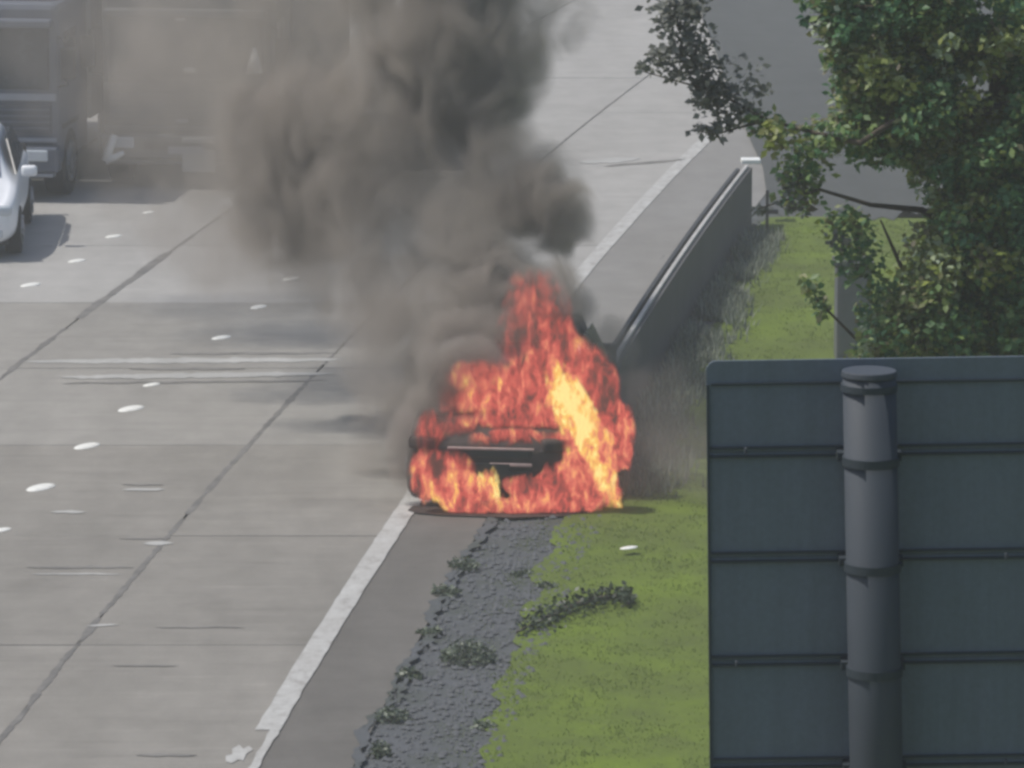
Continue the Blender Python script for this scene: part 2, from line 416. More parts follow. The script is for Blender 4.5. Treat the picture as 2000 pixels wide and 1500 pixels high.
# ------------------------------------------------------------ verge: gravel, grass, apron
def vz(o, Y):
    return .012 + .035*mnoise.noise(Vector((o*1.3, Y*.6, 3.3))) * min(1, max(0, (o-1.7)/.6)) - .03*max(0, min(1, (1.9-o)))
def sheet(name, olo, ohi, Ya, Yb, mat, zoff, nx=10, step=.5, jit=0):
    Ys = np.arange(Ya, Yb, step); V, Fc = [], []
    for Y in Ys:
        a = olo(Y) if callable(olo) else olo; b = ohi(Y) if callable(ohi) else ohi
        for i in range(nx+1):
            o = a+(b-a)*i/nx + (random.uniform(-jit, jit) if i in (0, nx) else 0)
            V.append((xe(Y)+o, Y, vz(o, Y)+zoff))
    m = nx+1
    for j in range(len(Ys)-1):
        for i in range(nx): Fc.append((j*m+i, j*m+i+1, (j+1)*m+i+1, (j+1)*m+i))
    return mesh_obj(name, V, Fc, mat, None, True)
def glo(Y):                       # where the grass begins
    base = float(np.interp(Y, [36, 44, 49, 53, 61, 67, 70], [2.0, 1.82, 1.66, 2.15, 2.25, 2.0, 1.9]))
    return base + (.13*mnoise.noise(Vector((Y*1.6, 4, 1))) + .10*mnoise.noise(Vector((Y*4.5, 2, 1)))) + .14*mnoise.noise(Vector((Y*1.1, 0, 0)))
gv = sheet('gravel_strip', .90, 2.7, 20, 96, M['gravel'], -.018, 24, .2)
setp(gv, 'blue-grey gravel and dirt strip between shoulder and grass', kind='structure')
vg = sheet('grass_verge', glo, 11, 20, 69.2, M['grass'], 0.0, 26, .12)
setp(vg, 'mown green grass verge beside the motorway', kind='structure')
# flat dark grey ground sheet beyond the grass
pts = [(1345, -40), (1400, 110), (1445, 230), (1490, 330), (1500, 400), (1560, 422), (1640, 428), (2200, 425), (2600, -40)]
_rg = random.Random(5); pts[4:8] = [(1500, 400)] + [(x, 424 + _rg.uniform(-16, 12)) for x in range(1525, 1900, 22)] + [(2200, 425)]
ap = mesh_obj('dark_ground', [(*gp(x, y), .02) for x, y in pts], [tuple(range(len(pts)))], M['apron'])
setp(ap, 'dark smooth ground beyond the grass, half hidden by leaves', kind='structure')

def tufts(name, P, hmin, hmax, wd, nb, mat, spread, tint=(0, 1), lean=.5, parent=None):
    """P (n,3) roots -> blades as thin triangles"""
    P = np.repeat(P, nb, axis=0); n = len(P); rs = np.random.RandomState(len(P) % 9973)
    ang = rs.uniform(0, 2*np.pi, n); rr = spread*np.sqrt(rs.rand(n))
    root = P + np.stack([rr*np.cos(ang), rr*np.sin(ang), np.zeros(n)], 1)
    h = rs.uniform(hmin, hmax, n); a2 = ang + rs.normal(0, .6, n)
    tip = root + np.stack([np.cos(a2)*h*lean*rs.rand(n), np.sin(a2)*h*lean*rs.rand(n), h], 1)
    sd = np.stack([-np.sin(a2), np.cos(a2), np.zeros(n)], 1)*(wd*rs.uniform(.6, 1.3, n))[:, None]
    V = np.empty((n*3, 3)); V[0::3] = root-sd; V[1::3] = root+sd; V[2::3] = tip
    t = np.clip(rs.uniform(tint[0], tint[1], n), 0, 1)
    return np_mesh(name, V, np.arange(n*3).reshape(-1, 3), mat, parent, t)
rs = np.random.RandomState(3)
n = 42000
Yg = 36 + 33*rs.rand(n)**1.1; og = 1.75 + 5.2*rs.rand(n)
keep = np.array([o > glo(Y)+rs.normal(0, .13) for o, Y in zip(og, Yg)])
keep &= rs.rand(n) < np.array([.45+.9*mnoise.noise(Vector((o*1.6, Y*.9, 8.))) for o, Y in zip(og, Yg)]).clip(.12, 1)
P = np.array([(xe(Y)+o, Y, vz(o, Y)-.005) for o, Y in zip(og[keep], Yg[keep])])
Pe = []
for i in range(9000):
    Y = 36 + 33*random.random()**1.4; o = glo(Y) + random.gauss(-.03, .10) - abs(random.gauss(0, .10))
    if mnoise.noise(Vector((Y*1.8, o*4, 2))) > -.12: Pe.append((xe(Y)+o, Y, -.03))
P = np.concatenate([P, np.array(Pe)])
gb = tufts('grass', P, .012, .032, .006, 5, M['blade'], .07, (0, .95), .9)
setp(gb, 'short green grass blades over the verge', 'grass', kind='stuff')

# weeds: each plant is its own clump
def weed(x, y, size, h, label, mat='weed', flat=1.0, nb=None, group='weeds along the gravel strip', name='weed_clump'):
    X, Y = gp(x, y); r = size/(F/51)/2*(51/Y)*1.0
    r = size/2/(F/(Y/CP))
    k = nb or int(60+size*3)
    an = np.random.uniform(0, 2*np.pi, k); rr = r*np.sqrt(np.random.rand(k))
    leafs = np.stack([rr*np.cos(an), rr*np.sin(an)*flat, np.random.uniform(0, h, k)*(1-.6*(rr/r)**2)], 1)
    d = np.random.normal(0, 1, (k, 3)); d[:, 2] *= .5; d /= np.linalg.norm(d, axis=1)[:, None]
    u = np.cross(d, np.random.normal(0, 1, (k, 3))); u /= np.linalg.norm(u, axis=1)[:, None]
    s = np.random.uniform(.022, .05, k)[:, None]
    V = np.empty((k*4, 3)); V[0::4] = leafs; V[1::4] = leafs+d*s*.6+u*s*.35; V[2::4] = leafs+d*s*1.3; V[3::4] = leafs+d*s*.6-u*s*.35
    o = np_mesh(name, V, np.arange(k*4).reshape(-1, 4), M[mat], None, np.random.rand(k))
    o.location = (X, Y, -.02)
    return setp(o, label, 'weed', group)
weed(905, 1108, 60, .12, 'dark weed tuft at the shoulder edge just below the fire')
weed(868, 1158, 60, .10, 'dark weed tuft hanging over the shoulder edge, second below the fire')
weed(915, 1290, 105, .22, 'largest dark weed bush on the gravel strip', nb=620)
weed(838, 1235, 45, .06, 'thin weed at the asphalt edge left of the big dark bush')
weed(800, 1320, 50, .08, 'weed at the asphalt edge below the thin one')
weed(765, 1400, 70, .10, 'broad weed patch on the asphalt edge near the bottom of the view', nb=260)
weed(742, 1470, 40, .12, 'small weed at the very bottom of the asphalt edge')
weed(1066, 1148, 45, .08, 'small dark tuft where gravel meets grass above the fallen branch')
weed(1020, 1120, 45, .05, 'low tuft at the grass edge below the car')
weed(945, 1420, 45, .07, 'pale tuft at the grass edge near the bottom of the view')
Pw = []
for i in range(3400):
    Y = random.uniform(50.3, 67.5); wdt = .25 if Y > 62 else .38
    o = random.gauss(2.12 if Y > 53 else 2.3, wdt*.55)
    if o > 1.93 and mnoise.noise(Vector((Y*.9, o*2, 5))) > -.15: Pw.append((xe(Y)+o, Y, -.02))
wfo = tufts('wall_weeds', np.array(Pw), .04, .22, .018, 5, M['paleweed'], .09, (0, 1), .8)
setp(wfo, 'pale grey-green weeds growing along the foot of the wall', 'weeds', kind='stuff')
# dark fallen branch / clump on the grass
def fallen():
    rt = empty('fallen_branch', (*gp(1110, 1215), .02))
    setp(rt, 'dark leafy fallen branch lying across the grass below the car', 'fallen branch')
    pl = [(1010, 1245), (1050, 1225), (1080, 1210), (1130, 1190), (1180, 1178), (1222, 1172), (1228, 1190)]
    W = [Vector((*gp(x, y), .05)) - rt.location for x, y in pl]
    bm = bmesh.new(); tube(bm, W, [.012, .016, .02, .024, .026, .02, .01], 6); bm_obj('stem', bm, M['bark'], rt, True)
    Vs = []; k = 900
    for i in range(k):
        t = random.random()**.8*(len(W)-1.01); a = int(t); p = W[a].lerp(W[a+1], t-a)
        wdt = .05 + .09*math.sin(math.pi*min(1, t/5.5))
        p = p + Vector((random.gauss(0, .45)*wdt, random.gauss(0, 1.6)*wdt, random.uniform(-.03, .07)))
        d = Vector((random.gauss(0, 1), random.gauss(0, 1), random.gauss(0, .5))).normalized(); u = d.cross(Vector((random.gauss(0, 1), random.gauss(0, 1), 1))).normalized(); s = random.uniform(.025, .055)
        Vs += [p, p+d*s*.6+u*s*.4, p+d*s*1.2, p+d*s*.6-u*s*.4]
    o = np_mesh('leaves', np.array([tuple(v) for v in Vs]), np.arange(k*4).reshape(-1, 4), M['clump'], rt, np.random.rand(k)); o['kind'] = 'stuff'
fallen()
# loose stones on the gravel
P = []
Vs, Fs = [], []
ico = [(-1, 0, 0), (1, 0, 0), (0, -1, 0), (0, 1, 0), (0, 0, 1)]
for i in range(5200):
    Y = random.uniform(37, 70); o = random.uniform(.95, 2.1)
    if random.random() < .5: Y = random.uniform(37, 49)
    s = random.choice([.008, .012, .018, .03])*random.uniform(.7, 1.3); c = (xe(Y)+o, Y, vz(o, Y)-.026); b0 = len(Vs)
    for v in ico: Vs.append((c[0]+v[0]*s*random.uniform(.6, 1.4), c[1]+v[1]*s*random.uniform(.6, 1.4), c[2]+.02+v[2]*s*random.uniform(.5, 1)))
    Fs += [(b0, b0+2, b0+4), (b0+2, b0+1, b0+4), (b0+1, b0+3, b0+4), (b0+3, b0, b0+4)]
setp(np_mesh('loose_gravel', Vs, Fs, M['stone']), 'loose blue-grey stones scattered on the gravel strip', 'gravel', kind='stuff')

# ------------------------------------------------------------ roadside wall (pale coping, shaded back)
def wall():
    rt = empty('roadside_wall', (xe(60)+1.78, 60, 0))
    setp(rt, 'low concrete roadside wall with pale coping and dark shaded back', 'wall')
    def run(name, o0, o1, z0, z1, mat, Ya=51.6, Yb=68.6, ends=True):
        Ys = np.linspace(Ya, Yb, max(3, int((Yb-Ya)/.45)))
        def zz(Y, z): return z * (1 if Y > 54 else max(.55, 1-.14*(54-Y)))
        A = [(xe(Y)+o0, Y, zz(Y, z0)) for Y in Ys]; B = [(xe(Y)+o1, Y, zz(Y, z0)) for Y in Ys]
        Cc = [(xe(Y)+o1, Y, zz(Y, z1)) for Y in Ys]; D = [(xe(Y)+o0, Y, zz(Y, z1)) for Y in Ys]; n = len(Ys)
        V = [tuple(Vector(v)-rt.location) for v in A+B+Cc+D]; Fc = []
        for q in range(4):
            a, b = q*n, ((q+1) % 4)*n
            Fc += [(a+i, a+i+1, b+i+1, b+i) for i in range(n-1)]
        Fc += [(0, n, 2*n, 3*n), (n-1, 4*n-1, 3*n-1, 2*n-1)]
        return mesh_obj(name, V, Fc, mat, rt)
    Yj = np.linspace(51.6, 68.6, 8)
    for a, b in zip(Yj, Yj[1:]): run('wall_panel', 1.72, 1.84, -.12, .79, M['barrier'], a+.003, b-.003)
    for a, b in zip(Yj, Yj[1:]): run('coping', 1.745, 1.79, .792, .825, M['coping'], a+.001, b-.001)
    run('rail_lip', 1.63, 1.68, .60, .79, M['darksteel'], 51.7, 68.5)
    e = at(1466, 332, 68.9) - rt.location
    box('end_cap', (e.x, e.y, .84), (.26, .26, .06), M['whitepaint'], rt, .01)
wall()
def markerpost():
    X, Y = gp(1498, 452); o = box('marker_post', (0, 0, .28), (.04, .04, .56), M['darksteel'])
    o.location = (X, Y, 0); setp(o, 'thin grey marker post on the grass beyond the wall', 'post')
    box('post_head', (0, 0, .27), (.30, .06, .06), M['black'], o, .012)
    o.location = (X, Y, 0)
markerpost()

# ------------------------------------------------------------ cars
def loft(name, stations, mat, parent, nsub=2):
    """stations: (y, [(x,z)... half profile from bottom centre to top centre])"""
    bm = bmesh.new(); rings = []
    for y, prof in stations:
        full = [(x, z) for x, z in prof] + [(-x, z) for x, z in reversed(prof[1:-1])]
        rings.append([bm.verts.new((x, y, z)) for x, z in full])
    n = len(rings[0])
    for a, b in zip(rings, rings[1:]):
        for k in range(n): bm.faces.new((a[k], a[(k+1) % n], b[(k+1) % n], b[k]))
    bm.faces.new(rings[0][::-1]); bm.faces.new(rings[-1])
    bmesh.ops.recalc_face_normals(bm, faces=bm.faces)
    o = bm_obj(name, bm, mat, parent, True)
    s = o.modifiers.new('s', 'SUBSURF'); s.levels = nsub; s.render_levels = nsub
    return o
def wheel(parent, x, y, r=.31, w=.2, rimmat='rim'):
    sg = 1 if x > 0 else -1
    bm = bmesh.new(); cylx(bm, (0, 0, 0), r, w, 30)
    wh = bm_obj('wheel', bm, M['rubber'], parent, False, .02, 2); wh.location = (x, y, r)
    bm = bmesh.new(); cylx(bm, (sg*(w/2+.004), 0, 0), r*.62, .02, 24); bm_obj('rim', bm, M[rimmat], wh)
    bm = bmesh.new()
    for k in range(5):
        a = 2*math.pi*k/5; bx(bm, (sg*(w/2+.02), math.cos(a)*r*.3, math.sin(a)*r*.3), (.02, .07, r*.55), Matrix.Rotation(-a+math.pi/2, 3, 'X'))
    bm_obj('spokes', bm, M[rimmat], wh)
    return wh
def hatchback(name, label, body, trim, lens, burnt=False, hatch=True):
    """front towards -Y, length 4.1, width 1.78, height 1.47; origin on the ground under its centre"""
    rt = empty(name); setp(rt, label, 'car')
    def pf(w, zb, zbelt, ztop, wt, w2=None):
        w2 = w2 or w
        return [(0, zb), (w*.8, zb), (w*.97, zb+.10), (w, (zb+zbelt)/2+.02), (w2*.97, zbelt-.04), (wt+ (w2*.94-wt)*.9, zbelt), (wt+.02, (zbelt+ztop)/2), (wt-.03, ztop-.06), (wt*.75, ztop-.01), (0, ztop)]
    st = [(-2.06, pf(.62, .30, .58, .63, .50)), (-2.03, pf(.74, .22, .63, .69, .60)), (-1.88, pf(.84, .19, .70, .77, .70)), (-1.5, pf(.89, .19, .78, .86, .74)),
          (-1.1, pf(.89, .20, .84, .94, .74)), (-.98, pf(.89, .20, .86, .985, .72)), (-.32, pf(.89, .20, .90, 1.40, .60)), (.0, pf(.89, .20, .91, 1.47, .60)), (.7, pf(.89, .20, .92, 1.48, .60)),
          (1.35, pf(.89, .20, .93, 1.43, .58)), (1.62, pf(.88, .21, .94, 1.36, .56)), (1.93, pf(.86, .24, .92, 1.02, .60)), (2.03, pf(.80, .28, .86, .92, .62)), (2.05, pf(.70, .34, .80, .84, .55))]
    bd = loft('body', st, body, rt)
    # glasshouse panes follow the loft, a few millimetres proud
    def quad(nm, pts, mat, prnt=rt):
        V = [Vector(p) for p in pts]; nn = (V[1]-V[0]).cross(V[2]-V[0]).normalized()
        W = V + [v - nn*.02 for v in V]; k = len(V)
        return mesh_obj(nm, W, [tuple(range(k)), tuple(range(2*k-1, k-1, -1))] + [(i, k+i, k+(i+1) % k, (i+1) % k) for i in range(k)], mat, prnt)
    quad('windscreen', [(-.62, -1.00, .99), (.62, -1.00, .99), (.52, -.34, 1.395), (-.52, -.34, 1.395)], M['glass'])
    for s in (-1, 1):
        quad('side_window', [(s*.80, -.72, .95), (s*.80, .30, .965), (s*.645, .28, 1.36), (s*.66, -.20, 1.35)][::-s], M['glass'])
        quad('side_window', [(s*.80, .36, .965), (s*.79, 1.30, .99), (s*.64, 1.15, 1.35), (s*.645, .34, 1.36)][::-s], M['glass'])
    quad('rear_window', [(.55, 1.97, 1.06), (-.55, 1.97, 1.06), (-.48, 1.70, 1.36), (.48, 1.70, 1.36)], M['glass'])
    for x in (-.80, .80):
        for y in (-1.28, 1.27): wheel(rt, x, y)
    for s in (-1, 1):
        hl = box('headlight', (s*.66, -1.965, .655), (.30, .16, .13), lens, rt, .035, Matrix.Rotation(s*.32, 3, 'Z'), True)
        if not burnt: box('mirror', (s*.98, -.72, 1.0), (.20, .12, .14), body, rt, .035, None, True)
        box('tail_light', (s*.70, 2.03, .86), (.22, .10, .26), M['black'], rt, .02)
        box('fog_lamp', (s*.62, -2.03, .36), (.16, .06, .10), lens, rt, .02)
        for yy in (-.05, .6): box('door_handle', (s*.905, yy+.35, .84), (.02, .16, .03), trim, rt)
    box('grille', (0, -2.055, .585), (.82, .05, .085), M['black'], rt, .01)
    box('grille_trim', (0.02, -2.085, .630), (.86, .03, .022), trim, rt, .005)
    box('lower_intake', (0, -2.075, .33), (.86, .05, .15), M['black'], rt, .01)
    box('bumper_trim', (.22, -2.09, .475), (.42, .03, .03), trim, rt, .006)
    box('number_plate', (-.02, -2.10, .43), (.46, .02, .11), M['black'] if burnt else M['whitepaint'], rt, .003)
    box('wiper', (-.2, -1.02, 1.0), (.5, .02, .02), M['black'], rt)
    box('underbody', (0, 0, .24), (1.5, 3.7, .1), M['black'], rt)
    return rt
car = hatchback('burning_car', 'burning dark hatchback engulfed in orange flames on the shoulder', M['char'], M['charlight'], M['char'], True)
cx, cy = gp(1008, 1000); car.location = (cx, cy+2.10, 0); car.rotation_euler.z = heading(52)-.01
white = hatchback('white_car', 'white car at the left edge of the road in front of the slate truck', M['white'], M['chrome'], M['lamp'])
white.scale = (1.03, 1.03, 1.0)
wx, wy = gp(38, 488); white.location = (wx-.93, wy+1.05, 0); white.rotation_euler.z = .045

pp = [(796, 999), (806, 990), (900, 985), (1150, 985), (1190, 975), (1196, 986), (1160, 1000), (1100, 1010), (1000, 1013), (920, 1010), (860, 1008), (815, 1004)]
soot = mesh_obj('soot_patch', [(*gp(x, y), .012) for x, y in pp], [tuple(range(len(pp)))], M['char'])
setp(soot, 'black soot patch on the ground under the burning car', 'soot')
# ------------------------------------------------------------ trucks
def truck(name, label, paint, box_mat, bandmat, boxw=2.5, boxh=3.6):
    """front towards -Y at y=0"""
    rt = empty(name); setp(rt, label, 'truck')
    wd = 2.44
    box('cab', (0, 1.0, 1.62), (wd, 2.0, 2.3), paint, rt, .09, None, False)
    box('windscreen', (0, -.012, 2.0), (wd-.24, .05, .86), M['glass'], rt, .02)
    box('cargo_box', (0, 5.3, .9+boxh/2-.3), (boxw, 6.4, boxh-.6), box_mat, rt, .03)
    box('sun_visor', (0, -.10, 2.50), (wd-.1, .22, .12), paint, rt, .03)
    box('band', (0, -.02, 1.46), (wd-.06, .06, .10), bandmat, rt, .01)
    box('grille', (0, -.02, 1.16), (wd-.2, .06, .40), M['darkgrille'], rt, .01)
    for k in range(4): box('grille_bar', (0, -.06, 1.03+k*.085), (wd-.24, .03, .022), paint, rt)
    box('band', (0, -.03, .86), (wd-.06, .06, .06), bandmat, rt, .01)
    for s in (-1, 1): box('side_skirt', (s*(boxw/2-.02), 4.3, .62), (.04, 3.2, .55), box_mat, rt, .01)
    bp = box('bumper', (0, -.06, .60), (wd+.04, .26, .36), paint, rt, .04)
    box('bumper_slot', (0, -.14, .02), (1.2, .02, .10), M['black'], bp).location = (0, -.06, .60)
    box('bumper_step', (0, -.10, .385), (wd-.1, .2, .05), bandmat, rt, .01)
    for s in (-1, 1):
        box('headlight', (s*.92, -.18, .66), (.36, .06, .16), M['lamp'], rt, .02)
        mr = box('mirror', (s*(wd/2+.17), -.12, 1.95), (.20, .10, .44), M['black'], rt, .02)
        bm = bmesh.new(); tube(bm, [(s*wd/2, .05, 2.3), (s*(wd/2+.15), -.1, 2.25), (s*(wd/2+.16), -.1, 1.65), (s*wd/2, .05, 1.6)], [.016]*4, 6); bm_obj('mirror_arm', bm, M['black'], rt)
        box('side_window', (s*(wd/2+.003), .8, 1.98), (.01, .8, .7), M['glass'], rt)
        for y in (.75, 6.2, 7.3): wheel(rt, s*(wd/2-.15), y, .48, .3)
        box('mudguard', (s*(wd/2-.14), .75, 1.02), (.3, 1.1, .06), M['black'], rt)
        bm = bmesh.new(); bx(bm, (s*.45, 4.5, .85), (.12, 8, .18)); bm_obj('chassis_rail', bm, M['black'], rt)
    box('number_plate', (0, -.205, .56), (.5, .012, .11), M['truckband'], rt)
    box('roof_deflector', (0, .9, 2.86), (2.1, 1.1, .2), paint, rt, .05)
    return rt
tA = truck('slate_truck', 'slate blue truck with pale horizontal bands behind the white car', M['truckblue'], M['greybox'], M['truckband'])
ax, ay = gp(122, 392); tA.location = (ax-1.24, ay+.1, 0); tA.rotation_euler.z = heading(70)*.8
tB = truck('grey_truck', 'dark grey truck in the next lane veiled by smoke', M['truckgrey'], M['canvas'], M['truckgrey'], 2.5, 3.9)
bx_, by_ = gp(365, 372); tB.location = (bx_, by_+.3, 0); tB.rotation_euler.z = heading(71)*.6
def onB(x, y, dy=-.08):
    p = at(x, y, by_+.3+dy); return tB.matrix_world.inverted() @ p if False else Matrix.Rotation(-tB.rotation_euler.z, 3, 'Z') @ (p - Vector(tB.location))
p = onB(371, 137, -.12); bm = bmesh.new(); bmesh.ops.create_uvsphere(bm, u_segments=16, v_segments=8, radius=1, matrix=Matrix.Translation(p) @ Matrix.Diagonal((.10, .03, .045, 1))); bm_obj('badge', bm, M['whitepaint'], tB, True)
p = onB(352, 32, -.12); box('marker_lamp', p, (.14, .06, .12), M['lamp'], tB, .02)
p = onB(355, 236, -.12); box('lower_badge', p, (.17, .03, .05), M['truckband'], tB, .01)
p = onB(388, 302, -.20); box('pale_panel', p, (.48, .05, .50), M['repair'], tB, .05)
p = onB(497, 118, -.25); bm = bmesh.new(); bmesh.ops.create_cone(bm, cap_ends=True, segments=14, radius1=.13, radius2=.03, depth=.36, matrix=Matrix.Translation(p)); bm_obj('white_mirror', bm, M['whitepaint'], tB, True)
bm = bmesh.new(); A = [onB(224, 264, -.3), onB(214, 290, -.3), onB(206, 314, -.3)]; tube(bm, A, [.05, .06, .06], 8); B = [onB(206, 314, -.3), onB(226, 306, -.3), onB(242, 298, -.3)]; tube(bm, B, [.06, .05, .03], 8); bm_obj('white_bracket', bm, M['whitepaint'], tB, True)
# ------------------------------------------------------------ road sign seen from behind
def sign():
    SY = 15.0
    tl = at(1379, 705, SY); k = (SY/CP)/F
    rt = empty('road_sign', (at(1690, 705, SY).x, SY+.25, 0))
    setp(rt, 'back of a large dark grey road sign on a round post in the foreground', 'road sign')
    L0 = rt.location
    x0 = tl.x - L0.x; top = tl.z; width = 3.4
    zs = [top] + [at(1500, y, SY).z for y in (883, 1088, 1290, 1490)]
    for i in range(9): zs.append(zs[-1]-.303)
    tilt = Matrix.Rotation(R(-.9), 3, 'Y')
    def P(x, z): return tilt @ Vector((x-x0, 0, z-top)) + Vector((x0, 0, top))
    for i, (a, b) in enumerate(zip(zs, zs[1:])):
        bm = bmesh.new(); c = P(x0+width/2, (a+b)/2); h = a-b-.0015
        yo = -.25
        if i == 0:       # rounded corner at the outer top
            r = .03; pts = [(x0, b+.0008), (x0+width, b+.0008), (x0+width, a)] + [(x0+r-r*math.sin(t), a-r+r*math.cos(t)) for t in (0, .4, .8, 1.2, 1.57)]
            vs = [P(x, z) for x, z in pts]; n = len(vs)
            V = [(v.x, yo-.006, v.z) for v in vs]+[(v.x, yo+.006, v.z) for v in vs]
            mesh_obj('panel', V, [tuple(range(n)), tuple(range(2*n-1, n-1, -1))]+[(j, n+j, n+(j+1) % n, (j+1) % n) for j in range(n)], M['sign'], rt)
        else:
            box('panel', (c.x, yo, c.z), (width, .012, h), M['sign'], rt, 0, tilt)
        if i > 0:
            for dz in (.013, -.013):
                c = P(x0+width/2, a+dz); box('flange', (c.x, yo-.011, c.z), (width-.02, .012, .0065), M['signedge'], rt, 0, tilt)
    c = P(x0+width/2, top-.07); box('flange', (c.x, yo-.010, c.z), (width-.03, .008, .007), M['signedge'], rt, 0, tilt)
    for x, z in ((x0+.004, 0),): 
        c = P(x0+.003, (zs[0]+zs[-1])/2-.03); box('edge_trim', (c.x, yo-.002, c.z), (.006, .03, zs[0]-zs[-1]-.08), M['signedge'], rt, 0, tilt)
    for px_, side in ((1692, 0), (3150, 1)):
        X = at(px_, 705, SY).x - L0.x; lean = -.022
        bm = bmesh.new(); pr = .079; yc = yo-.13
        tz = top-.012
        tube(bm, [(X+(tz-z)*.03, yc, z) for z in (tz, 6.5, 5, 2.5, 0)], [pr]*5, 40)
        po = bm_obj('post', bm, M['signpost'], rt, True)
        bm = bmesh.new(); bmesh.ops.create_cone(bm, cap_ends=True, segments=40, radius1=pr+.005, radius2=pr+.002, depth=.020, matrix=Matrix.Translation((X, yc, tz-.002)))
        bm_obj('post_cap', bm, M['galv'] if False else M['signpost'], po, False, .004)
        for z in zs[1:-1]:
            xx = X+(tz-z)*.03
            bm = bmesh.new(); bmesh.ops.create_cone(bm, cap_ends=True, segments=40, radius1=pr+.006, radius2=pr+.006, depth=.026, matrix=Matrix.Translation((xx, yc, z)))
            bx(bm, (xx-.085, yo-.04, z), (.02, .07, .024)); bx(bm, (xx+.085, yo-.04, z), (.02, .07, .024))
            bm_obj('clamp', bm, M['signedge'], rt, False)
        bm = bmesh.new(); bmesh.ops.create_cone(bm, cap_ends=True, segments=40, radius1=pr+.005, radius2=pr+.005, depth=.02, matrix=Matrix.Translation((X, yc, top-.055))); bm_obj('clamp', bm, M['signedge'], rt)
    for x, y in ((1455, 874), (1962, 1079), (1437, 1289), (1962, 1480)):
        q = at(x, y, SY) - L0; box('bolt', (q.x, yo-.05, q.z), (.008, .02, .018), M['signpost'], rt, .003)
sign()
# ------------------------------------------------------------ roadside cabinet seen under the leaves
def cabinet():
    X, Y = gp(1668, 700); rt = box('roadside_cabinet', (0, 0, .55), (.40, .5, 1.1), M['cabinet'], None, .015)
    rt.location = (X-.02, Y, 0)
    setp(rt, 'grey roadside cabinet with a pale lid standing on the grass behind the leaves', 'cabinet')
    box('lid', (0, 0, 1.13), (.46, .58, .05), M['barrier'], rt, .01)
    box('door', (-.01, -.256, .55), (.32, .012, .9), M['cabinet'], rt, .004)
    box('door_handle', (.1, -.27, .6), (.03, .02, .12), M['galv'], rt)
cabinet()

# ------------------------------------------------------------ tree on the right
def leafmesh(name, centers, size, mat, parent, tint, droop=.35):
    k = len(centers); rsx = np.random.RandomState(k % 7919)
    d = rsx.normal(0, 1, (k, 3)); d[:, 2] = d[:, 2]*.55 - droop; d /= np.linalg.norm(d, axis=1)[:, None]
    nrm = rsx.normal(0, .8, (k, 3)); nrm[:, 2] += .9; nrm[:, 0] -= .6; nrm[:, 1] -= .55
    u = np.cross(d, nrm); u /= (np.linalg.norm(u, axis=1)[:, None]+1e-6)
    nn = np.cross(u, d)
    s = size*rsx.uniform(.65, 1.35, k)[:, None]
    V = np.empty((k*4, 3)); V[0::4] = centers; V[1::4] = centers+d*s*.5+u*s*.33+nn*s*.08; V[2::4] = centers+d*s*1.05; V[3::4] = centers+d*s*.5-u*s*.33+nn*s*.08
    Q = np.empty((k*2, 3), dtype=np.int32); b = np.arange(k)*4
    Q[0::2] = np.stack([b, b+1, b+2], 1); Q[1::2] = np.stack([b, b+2, b+3], 1)
    return np_mesh(name, V, Q, mat, parent, np.repeat(tint, 2))
